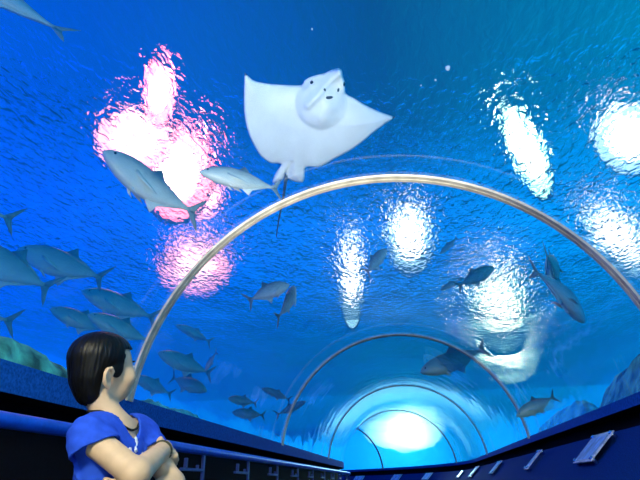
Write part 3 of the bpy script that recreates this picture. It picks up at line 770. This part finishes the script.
    def torso(F, g, k=0.03):
        F.add(*ell(T(0, 0.0, -0.085), (0.098 + g, 0.068 + g, 0.125 + g), TF), k)
        F.add(*ell(T(0, 0.004, -0.24), (0.098 + g, 0.074 + g, 0.15 + g), TF), k)
        F.add(*cone(SR, SL, 0.038 + g, 0.038 + g), k)
        F.add(*cone(NB - Z * 0.03, T(0.08, -0.008, 0.010), 0.038 + g, 0.030 + g), k); F.add(*cone(NB - Z * 0.03, T(-0.08, -0.008, 0.012), 0.040 + g, 0.030 + g), k)
    torso(b, 0.0)
    b.add(*ell(T(0, -0.005, -0.34), (0.108, 0.085, 0.09), TF), 0.03)
    for sg in (1, -1):
        h_, k_, a_ = leg(sg)
        b.add(*cone(h_, k_, 0.066, 0.044), 0.02); b.add(*cone(k_, a_, 0.042, 0.027), 0.015)
        b.add(*cone(a_ - Z * 0.03, a_ - Z * 0.035 + tf * 0.11, 0.028, 0.022), 0.015)
    # neck and head
    b.add(*cone(NB - Z * 0.02, H(-0.030, 0, -0.06), 0.041, 0.038), 0.022)
    b.add(*ell(H(-0.008, 0, 0.020), (0.089, 0.071, 0.076), HF), 0.02)
    b.add(*ell(H(0.036, 0, -0.028), (0.054, 0.056, 0.072), HF), 0.02)
    b.add(*ell(H(0.044, 0, -0.072), (0.040, 0.040, 0.030), HF), 0.02)
    for sg in (1, -1):
        b.add(*ell(H(0.056, 0.033 * sg, -0.036), (0.030, 0.027, 0.030), HF), 0.012)
        b.cut(*ell(H(0.094, 0.031 * sg, -0.006), (0.015, 0.017, 0.011), HF), 0.008)
        # ear: shell with a hollow
        efr = [(hf * 0.96 - hup * 0.25).normalized(), hright, (hup * 0.96 + hf * 0.25).normalized()]
        ep = [(-0.020, 0.071, -0.042), (-0.018, 0.076, -0.028), (-0.026, 0.081, -0.020), (-0.039, 0.084, -0.023), (-0.046, 0.084, -0.035), (-0.044, 0.081, -0.051), (-0.036, 0.076, -0.064), (-0.026, 0.071, -0.070), (-0.021, 0.067, -0.058)]
        for p_, q_ in zip(ep[:-1], ep[1:]): b.add(*cone(H(p_[0], p_[1] * sg, p_[2]), H(q_[0], q_[1] * sg, q_[2]), 0.0052, 0.0052), 0.003)
        b.add(*ell(H(-0.032, 0.0695 * sg, -0.045), (0.014, 0.004, 0.023), efr), 0.004)
        b.add(*ell(H(-0.029, 0.072 * sg, -0.067), (0.009, 0.005, 0.009), efr), 0.004)
    b.add(*cone(H(0.086, 0, -0.008), H(0.098, 0, -0.030), 0.008, 0.0105), 0.010)
    for sg in (1, -1): b.add(*ell(H(0.092, 0.010 * sg, -0.033), (0.009, 0.008, 0.007), HF), 0.005)
    b.add(*ell(H(0.084, 0, -0.054), (0.008, 0.020, 0.006), HF), 0.004); b.add(*ell(H(0.082, 0, -0.064), (0.008, 0.017, 0.006), HF), 0.004)
    bt = b.f.copy()
    # arms
    b.add(*cone(SR, ER, 0.037, 0.035), 0.02); b.add(*cone(ER, WR, 0.036, 0.0245), 0.012)
    b.add(*cone(SL, EL, 0.038, 0.031), 0.02); b.add(*cone(EL, WL, 0.032, 0.0225), 0.012)
    # right hand closes over the left upper arm
    ax = (EL - SL).normalized(); Ap = SL.lerp(EL, 0.58); n0 = (WR - Ap); n0 = (n0 - ax * n0.dot(ax)).normalized(); mm = ax.cross(n0)
    if mm.dot(e2) < 0: mm = -mm
    def wrap(off, th, rho): return Ap + ax * off + (n0 * math.cos(th) + mm * math.sin(th)) * rho
    kn = [wrap(o_, 0.75, 0.045) for o_ in (-0.024, -0.008, 0.009, 0.025)]
    pc = wrap(0.0, 0.15, 0.046)
    b.add(*cone(WR, pc, 0.021, 0.020), 0.012)
    for q in kn: b.add(*cone(WR.lerp(pc, 0.5), q, 0.014, 0.0105), 0.008)
    for q, o_, ln in zip(kn, (-0.026, -0.009, 0.009, 0.026), (0.9, 1.05, 1.0, 0.8)):
        p = q
        for i, r_ in ((1, 0.0088), (2, 0.0080), (3, 0.0072)):
            p2 = wrap(o_, 0.75 + 0.55 * i * ln, 0.044 - 0.001 * i); b.add(*cone(p, p2, r_ + 0.0006, r_), 0.003); p = p2
    t0 = WR.lerp(pc, 0.45); t1 = t0 - ax * 0.026 + n0 * 0.008; t2 = wrap(-0.042, 0.45, 0.044)
    b.add(*cone(t0, t1, 0.012, 0.0105), 0.006); b.add(*cone(t1, t2, 0.010, 0.0085), 0.003)
    # left hand tucked under the right arm
    hd = (Bp(106, 501, -0.140) - WL); hl = hd.length; hd.normalize(); sd = hd.cross(Z).normalized(); up_ = sd.cross(hd)
    pc = WL + hd * 0.05; b.add(*ell(pc, (0.042, 0.030, 0.014), [hd, up_, sd]), 0.010); b.add(*cone(WL, pc, 0.02, 0.017), 0.01)
    for k_, (o_, ln) in enumerate(((0.023, .88), (0.008, 1.0), (-0.008, .95), (-0.022, .75))):
        p = pc + hd * 0.030 + up_ * o_
        for i in (1, 2, 3):
            p2 = p + (hd * math.cos(0.22 * i) - sd * math.sin(0.22 * i) + up_ * (o_ * 3)) * (0.021 * ln); b.add(*cone(p, p2, 0.0088 - 0.0006 * i, 0.0082 - 0.0006 * i), 0.003); p = p2
    p = pc - hd * 0.015 + up_ * 0.024; p2 = p + hd * 0.022 + up_ * 0.018; b.add(*cone(p, p2, 0.011, 0.0095), 0.006); b.add(*cone(p2, p2 + hd * 0.022 + up_ * 0.004, 0.009, 0.008), 0.003)
    b.mesh('body', M['skin'], root, 2)
    # ---- T-shirt: a shell over the torso with wide sleeves and a V neck
    Fs = Field([sm.x - 0.28, sm.y - 0.28, sm.z - 0.42], [sm.x + 0.28, sm.y + 0.28, sm.z + 0.12], 0.0035)
    torso(Fs, 0.013, 0.03)
    Fs.add(*cone(T(0, 0.004, -0.2), T(0, 0.0, -0.40), 0.105, 0.125), 0.03) if False else None
    Fs.add(*ell(T(0, 0.0, -0.33), (0.125, 0.10, 0.11), TF), 0.03)
    nR = (Bp(98, 485, -0.13) - Bp(88, 452, -0.105)).normalized()
    hemR = Bp(88, 452, -0.105); hemL = SL.lerp(EL, 0.42)
    sl, P_ = Fs.sub(Fs.lo, Fs.lo + Fs.h * Fs.n, 0)
    cR = cone(SR + tr * 0.004, hemR + nR * 0.05, 0.046, 0.058)[0](P_); cR = np.minimum(cR, cone(SR, SR.lerp(ER, 0.55), 0.046, 0.047)[0](P_)); nL = (hemL - SL).normalized()
    cL = cone(SL - tr * 0.004, hemL + nL * 0.05, 0.044, 0.055)[0](P_); tors = Fs.f.copy()
    for c_ in (cR, cL):
        hh = np.clip(0.5 + 0.5 * (Fs.f - c_) / 0.025, 0, 1); Fs.f = Fs.f * (1 - hh) + c_ * hh - 0.025 * hh * (1 - hh)
    # folds
    q = P_ @ A_([tr, tf, Z], float).T
    Fs.f[sl] += 0.0022 * np.sin(q[..., 2] * 75 + q[..., 0] * 42) * np.sin(q[..., 0] * 50 + 1.0 + q[..., 1] * 30) + 0.0012 * np.sin(q[..., 2] * 160 - q[..., 0] * 90)
    solid = Fs.f.copy(); inner = Fs.f + 0.0085
    Fs.f = np.maximum(Fs.f, -inner)
    def plane(pt, nr):
        pt = A_(pt, float); nr = A_(nr, float); nr = nr / np.linalg.norm(nr); return (P_ - pt) @ nr
    def near(c, r): return np.linalg.norm(P_ - A_(c, float), axis=-1) - r
    # sleeve hems: cut beyond a plane, only near that arm
    Fs.f = np.where(cR < tors - 0.004, np.maximum(Fs.f, plane(hemR, nR)), Fs.f); Fs.f = np.where(cL < tors - 0.004, np.maximum(Fs.f, plane(hemL, nL)), Fs.f)
    Fs.f = np.minimum(Fs.f, np.maximum(tors, -(tors + 0.0085)))
    Fs.f = np.maximum(Fs.f, plane(T(0, 0, -0.385), -Z))
    fn, l_, h_ = cone(NB + Z * 0.03 - tf * 0.004, T(0.0, 0.098, -0.010), 0.077, 0.010); Fs.f = np.maximum(Fs.f, -fn(P_))
    Fs.f = Fs.f.astype(np.float32)
    Fs.mesh('t_shirt', M['shirt'], root, 1)
    # print on the chest
    Fp = Field([sm.x - 0.28, sm.y - 0.28, sm.z - 0.42], [sm.x + 0.28, sm.y + 0.28, sm.z + 0.12], 0.0035); Fp.f[:] = 0.05
    for (x, z, rx, rz) in ((-0.006, -0.078, .006, .012), (-0.002, -0.100, .005, .008), (0.010, -0.108, .007, .012), (-0.010, -0.128, .014, .006), (0.008, -0.132, .006, .010), (0.020, -0.124, .005, .008), (-0.02, -0.112, .005, .006)):
        Fp.add(*ell(T(x * 1.8 + 0.008, 0.085, z + 0.058), (rx * 1.25, 0.05, rz * 1.2), TF), 0.001)
    Fp.f = np.maximum(Fp.f, np.maximum(solid - 0.0022, -(solid + 0.004))).astype(np.float32)
    Fp.mesh('shirt_print', M['white_print'], root, 0)
    # ---- shorts and shoes (below the picture)
    Fz = Field([sm.x - 0.25, sm.y - 0.25, 0.2], [sm.x + 0.25, sm.y + 0.25, HJ + 0.13], 0.006)
    Fz.add(*ell(T(0, -0.005, -0.33), (0.118, 0.095, 0.085), TF), 0.03)
    for sg in (1, -1):
        h_, k_, a_ = leg(sg); Fz.add(*cone(h_, k_ + Z * 0.02, 0.078, 0.070), 0.015)
    sl, P_ = Fz.sub(Fz.lo, Fz.lo + Fz.h * Fz.n, 0); Fz.f = np.maximum(Fz.f, (HJ * 0.52 + 0.03) - P_[..., 2]).astype(np.float32)
    Fz.mesh('shorts', M['shorts'], root, 1)
    for sg in (1, -1):
        h_, k_, a_ = leg(sg); Fz = Field([a_.x - 0.2, a_.y - 0.2, 0.0], [a_.x + 0.2, a_.y + 0.2, 0.15], 0.005)
        Fz.add(*cone(Vector((a_.x, a_.y, 0.042)) - tf * 0.02, Vector((a_.x, a_.y, 0.036)) + tf * 0.12, 0.040, 0.033), 0.01)
        sl, P_ = Fz.sub(Fz.lo, Fz.lo + Fz.h * Fz.n, 0); Fz.f = np.maximum(Fz.f, np.maximum(0.008 - P_[..., 2], P_[..., 2] - 0.08)).astype(np.float32)
        Fz.mesh('shoe', M['shoe'], root, 1)
    # ---- hair
    Fh = Field(A_(Hc) - 0.17, A_(Hc) + 0.17, 0.0032)
    Fh.add(*ell(H(-0.010, 0, 0.024), (0.098, 0.080, 0.075), HF), 0.02)
    Fh.add(*ell(H(-0.046, 0, -0.028), (0.052, 0.062, 0.062), HF), 0.02)
    Fh.add(*ell(H(-0.042, 0, -0.076), (0.032, 0.046, 0.040), HF), 0.02)
    sl, P_ = Fh.sub(Fh.lo, Fh.lo + Fh.h * Fh.n, 0)
    q = (P_ - A_(Hc)) @ A_([hf, hright, hup], float).T; x, y, z = q[..., 0], q[..., 1], q[..., 2]
    az = np.arctan2(y, x + 0.03); nzs = np.sin(az * 38 + z * 60) * 0.5 + np.sin(az * 61 + 2 + x * 45) * 0.35 + np.sin(az * 17 + z * 110) * 0.4
    Fh.f = Fh.f + 0.0011 * nzs
    edge = 0.006 * np.abs(np.sin(az * 34)) + 0.003 * np.sin(az * 71 + 1) - 0.003
    face = np.maximum((0.020 + 0.10 * np.maximum(0, z - 0.012)) - x + edge, z - (0.050 + edge - 0.10 * np.abs(y)))          # <0 inside the bare face
    face2 = np.maximum(0.056 - x, z - 0.040 - edge)
    under = np.maximum(np.maximum(-0.036 + 0.15 * np.maximum(0, -0.06 - z) - x, z + 0.018), -0.5 - x)                       # round the ear and below it
    burn = np.sqrt(((x - 0.016) / 1.0) ** 2 + ((z + 0.016) / 2.4) ** 2) - 0.012
    Fh.f = np.maximum(Fh.f, -np.minimum(np.minimum(face, face2), under))
    bf, l_, h_ = ell(H(0.002, 0.064, -0.010), (0.022, 0.010, 0.034), HF); bf2, l_, h_ = ell(H(0.002, -0.064, -0.010), (0.022, 0.010, 0.034), HF)
    Fh.f = np.minimum(Fh.f, np.minimum(bf(P_), bf2(P_))); Fh.f = np.maximum(Fh.f, -(z + 0.112 + edge)).astype(np.float32)
    Fh.mesh('hair', M['hair'], root, 1)
    # ---- eyes, brows
    def sph(name, c, r, sc, mat):
        bm = bmesh.new(); bmesh.ops.create_uvsphere(bm, u_segments=16, v_segments=10, radius=r)
        o = from_bm(name, bm, mat, root)
        fr = Matrix((hf, hright, hup)).transposed()
        o.matrix_local = Matrix.Translation(c - root.location) @ fr.to_4x4() @ Matrix.Diagonal((*sc, 1)); return o
    for sg in (1, -1):
        sph('eye', H(0.0745, 0.031 * sg, -0.006), 0.0105, (1, 1.1, 0.75), M['sclera'])
        sph('iris', H(0.0830, 0.0315 * sg, -0.005), 0.0048, (0.5, 1, 1), M['eye'])
        sph('eyebrow', H(0.0775, 0.031 * sg, 0.012), 0.012, (0.35, 1.1, 0.22), M['hair'])
    # ---- cord round the neck, wristband
    def bodyd(p):
        g = (A_(p) - b.lo) / b.h; i = np.clip(g.astype(int), 0, b.n - 2); w = g - i; r = 0
        for dx in (0, 1):
            for dy in (0, 1):
                for dz in (0, 1): r += bt[i[0] + dx, i[1] + dy, i[2] + dz] * (w[0] if dx else 1 - w[0]) * (w[1] if dy else 1 - w[1]) * (w[2] if dz else 1 - w[2])
        return r
    P = []
    for k in range(49):
        th = 2 * PI * k / 48; front = max(0.0, math.cos(th)) ** 1.6; side = abs(math.sin(th))
        zc = NB.z + 0.026 - 0.060 * front - 0.012 * side * (1 - front)
        ctr = Vector((NB.x, NB.y, zc)) - tf * 0.0; dirv = (tf * math.cos(th) + tr * math.sin(th)); q = ctr + dirv * 0.16
        for _ in range(60):
            dd = bodyd(q)
            if dd < 0.0045: break
            q = q - dirv * min(0.02, max(0.0015, dd * 0.6))
        P.append(q - root.location)
    V, Fc = tube_path(P, 0.0032, 8); o = from_py('neck_cord', V, Fc, M['cord'], root); tag(o, 'dark cord necklace')
    wv = (WR - ER).normalized(); wc = WR - wv * 0.004; a = wv.cross(Z).normalized(); c = a.cross(wv)
    P = [wc + (a * math.cos(2 * PI * k / 24) + c * math.sin(2 * PI * k / 24)) * 0.0255 - root.location for k in range(25)]
    V, Fc = tube_path(P, 0.0048, 8); o = from_py('wristband', V, Fc, M['band'], root); tag(o, 'dark olive wristband')
    print('boy head z', Hc.z, 'shoulder', sm.z, 'pos', sm)
boy()
#BOY-END
# ------------------------------------------------------------------ world and lights
W = bpy.data.worlds.new('tank glow'); S.world = W; W.use_nodes = True
nt = W.node_tree; nt.nodes.clear(); L = nt.links
wo = N(nt, 'ShaderNodeOutputWorld'); bg = N(nt, 'ShaderNodeBackground'); L.new(bg.outputs[0], wo.inputs[0])
tc = N(nt, 'ShaderNodeTexCoord'); sx = N(nt, 'ShaderNodeSeparateXYZ'); L.new(tc.outputs['Generated'], sx.inputs[0])
mr = N(nt, 'ShaderNodeMapRange'); mr.inputs['From Min'].default_value = -0.6; mr.inputs['From Max'].default_value = 0.6
L.new(sx.outputs['X'], mr.inputs['Value'])
hor = N(nt, 'ShaderNodeValToRGB'); L.new(mr.outputs[0], hor.inputs[0])
hor.color_ramp.elements[0].color = (0.0, 0.06, 0.85, 1); hor.color_ramp.elements[1].color = (0.0, 0.30, 0.78, 1)
top = N(nt, 'ShaderNodeValToRGB'); L.new(mr.outputs[0], top.inputs[0])
top.color_ramp.elements[0].color = (0.0, 0.03, 0.27, 1); top.color_ramp.elements[1].color = (0.0, 0.12, 0.19, 1)
e = top.color_ramp.elements.new(0.5); e.color = (0.0, 0.008, 0.030, 1)
mz = N(nt, 'ShaderNodeMapRange'); mz.inputs['From Min'].default_value = 0.18; mz.inputs['From Max'].default_value = 0.55
mz.interpolation_type = 'SMOOTHSTEP'
L.new(sx.outputs['Z'], mz.inputs['Value'])
mix = N(nt, 'ShaderNodeMix', data_type='RGBA')
L.new(mz.outputs[0], mix.inputs['Factor']); L.new(hor.outputs[0], mix.inputs['A']); L.new(top.outputs[0], mix.inputs['B'])
L.new(mix.outputs['Result'], bg.inputs['Color']); bg.inputs['Strength'].default_value = 3.0

def light(name, typ, loc, target, energy, col=(1, 1, 1), size=0.3, spot=60, blend=0.6):
    ld = bpy.data.lights.new(name, typ); ld.energy = energy; ld.color = col
    if typ == 'AREA': ld.size = size
    else: ld.shadow_soft_size = size
    if typ == 'SPOT': ld.spot_size = math.radians(spot); ld.spot_blend = blend
    o = bpy.data.objects.new(name, ld); C.objects.link(o); o.location = loc
    o.rotation_euler = (Vector(target) - Vector(loc)).to_track_quat('-Z', 'Y').to_euler()
    return o
light('corridor_lamp', 'AREA', (-0.55, -0.35, 1.95), (-0.75, 1.6, 0.9), 52, (1.0, 0.93, 0.64), 0.35)
light('right_fill_light', 'AREA', (0.9, -0.6, 1.95), (1.2, 3.2, 1.1), 14, (0.9, 1.0, 0.85), 0.35)  # added fill without a fixture, lifts the right ring leg and plates
light('ray_fill_spot', 'SPOT', (0.5, -0.6, 0.25), (-0.45, 3.4, 3.5), 1500, (1.0, 0.93, 0.85), 0.3, 40, 0.9)  # added unseen spot that whitens the ray's belly from below
light('low_fill_light', 'AREA', (0.5, -1.5, 0.25), (0.0, 4.0, 3.2), 14, (0.75, 0.95, 1.0), 0.6)  # added unseen soft fill for the undersides of fish and arches
light('far_glow_lamp', 'POINT', glow_at + Vector((0, 0.4, 0.1)), (0.0, 15.0, 2.0), 1800, (0.5, 0.9, 1.0), 0.4)  # unseen point light inside the added cloud, makes the far glow


S.view_settings.view_transform = 'Standard'; S.view_settings.look = 'None'
S.view_settings.gamma = 1.0; S.view_settings.exposure = 0.0; S.view_settings.use_curve_mapping = False
cy = S.cycles
cy.use_denoising = True; cy.denoiser = 'OPENIMAGEDENOISE'
cy.max_bounces = 8; cy.transparent_max_bounces = 24; cy.volume_bounces = 2; cy.glossy_bounces = 3; cy.diffuse_bounces = 2
cy.transmission_bounces = 6; cy.sample_clamp_indirect = 3.0
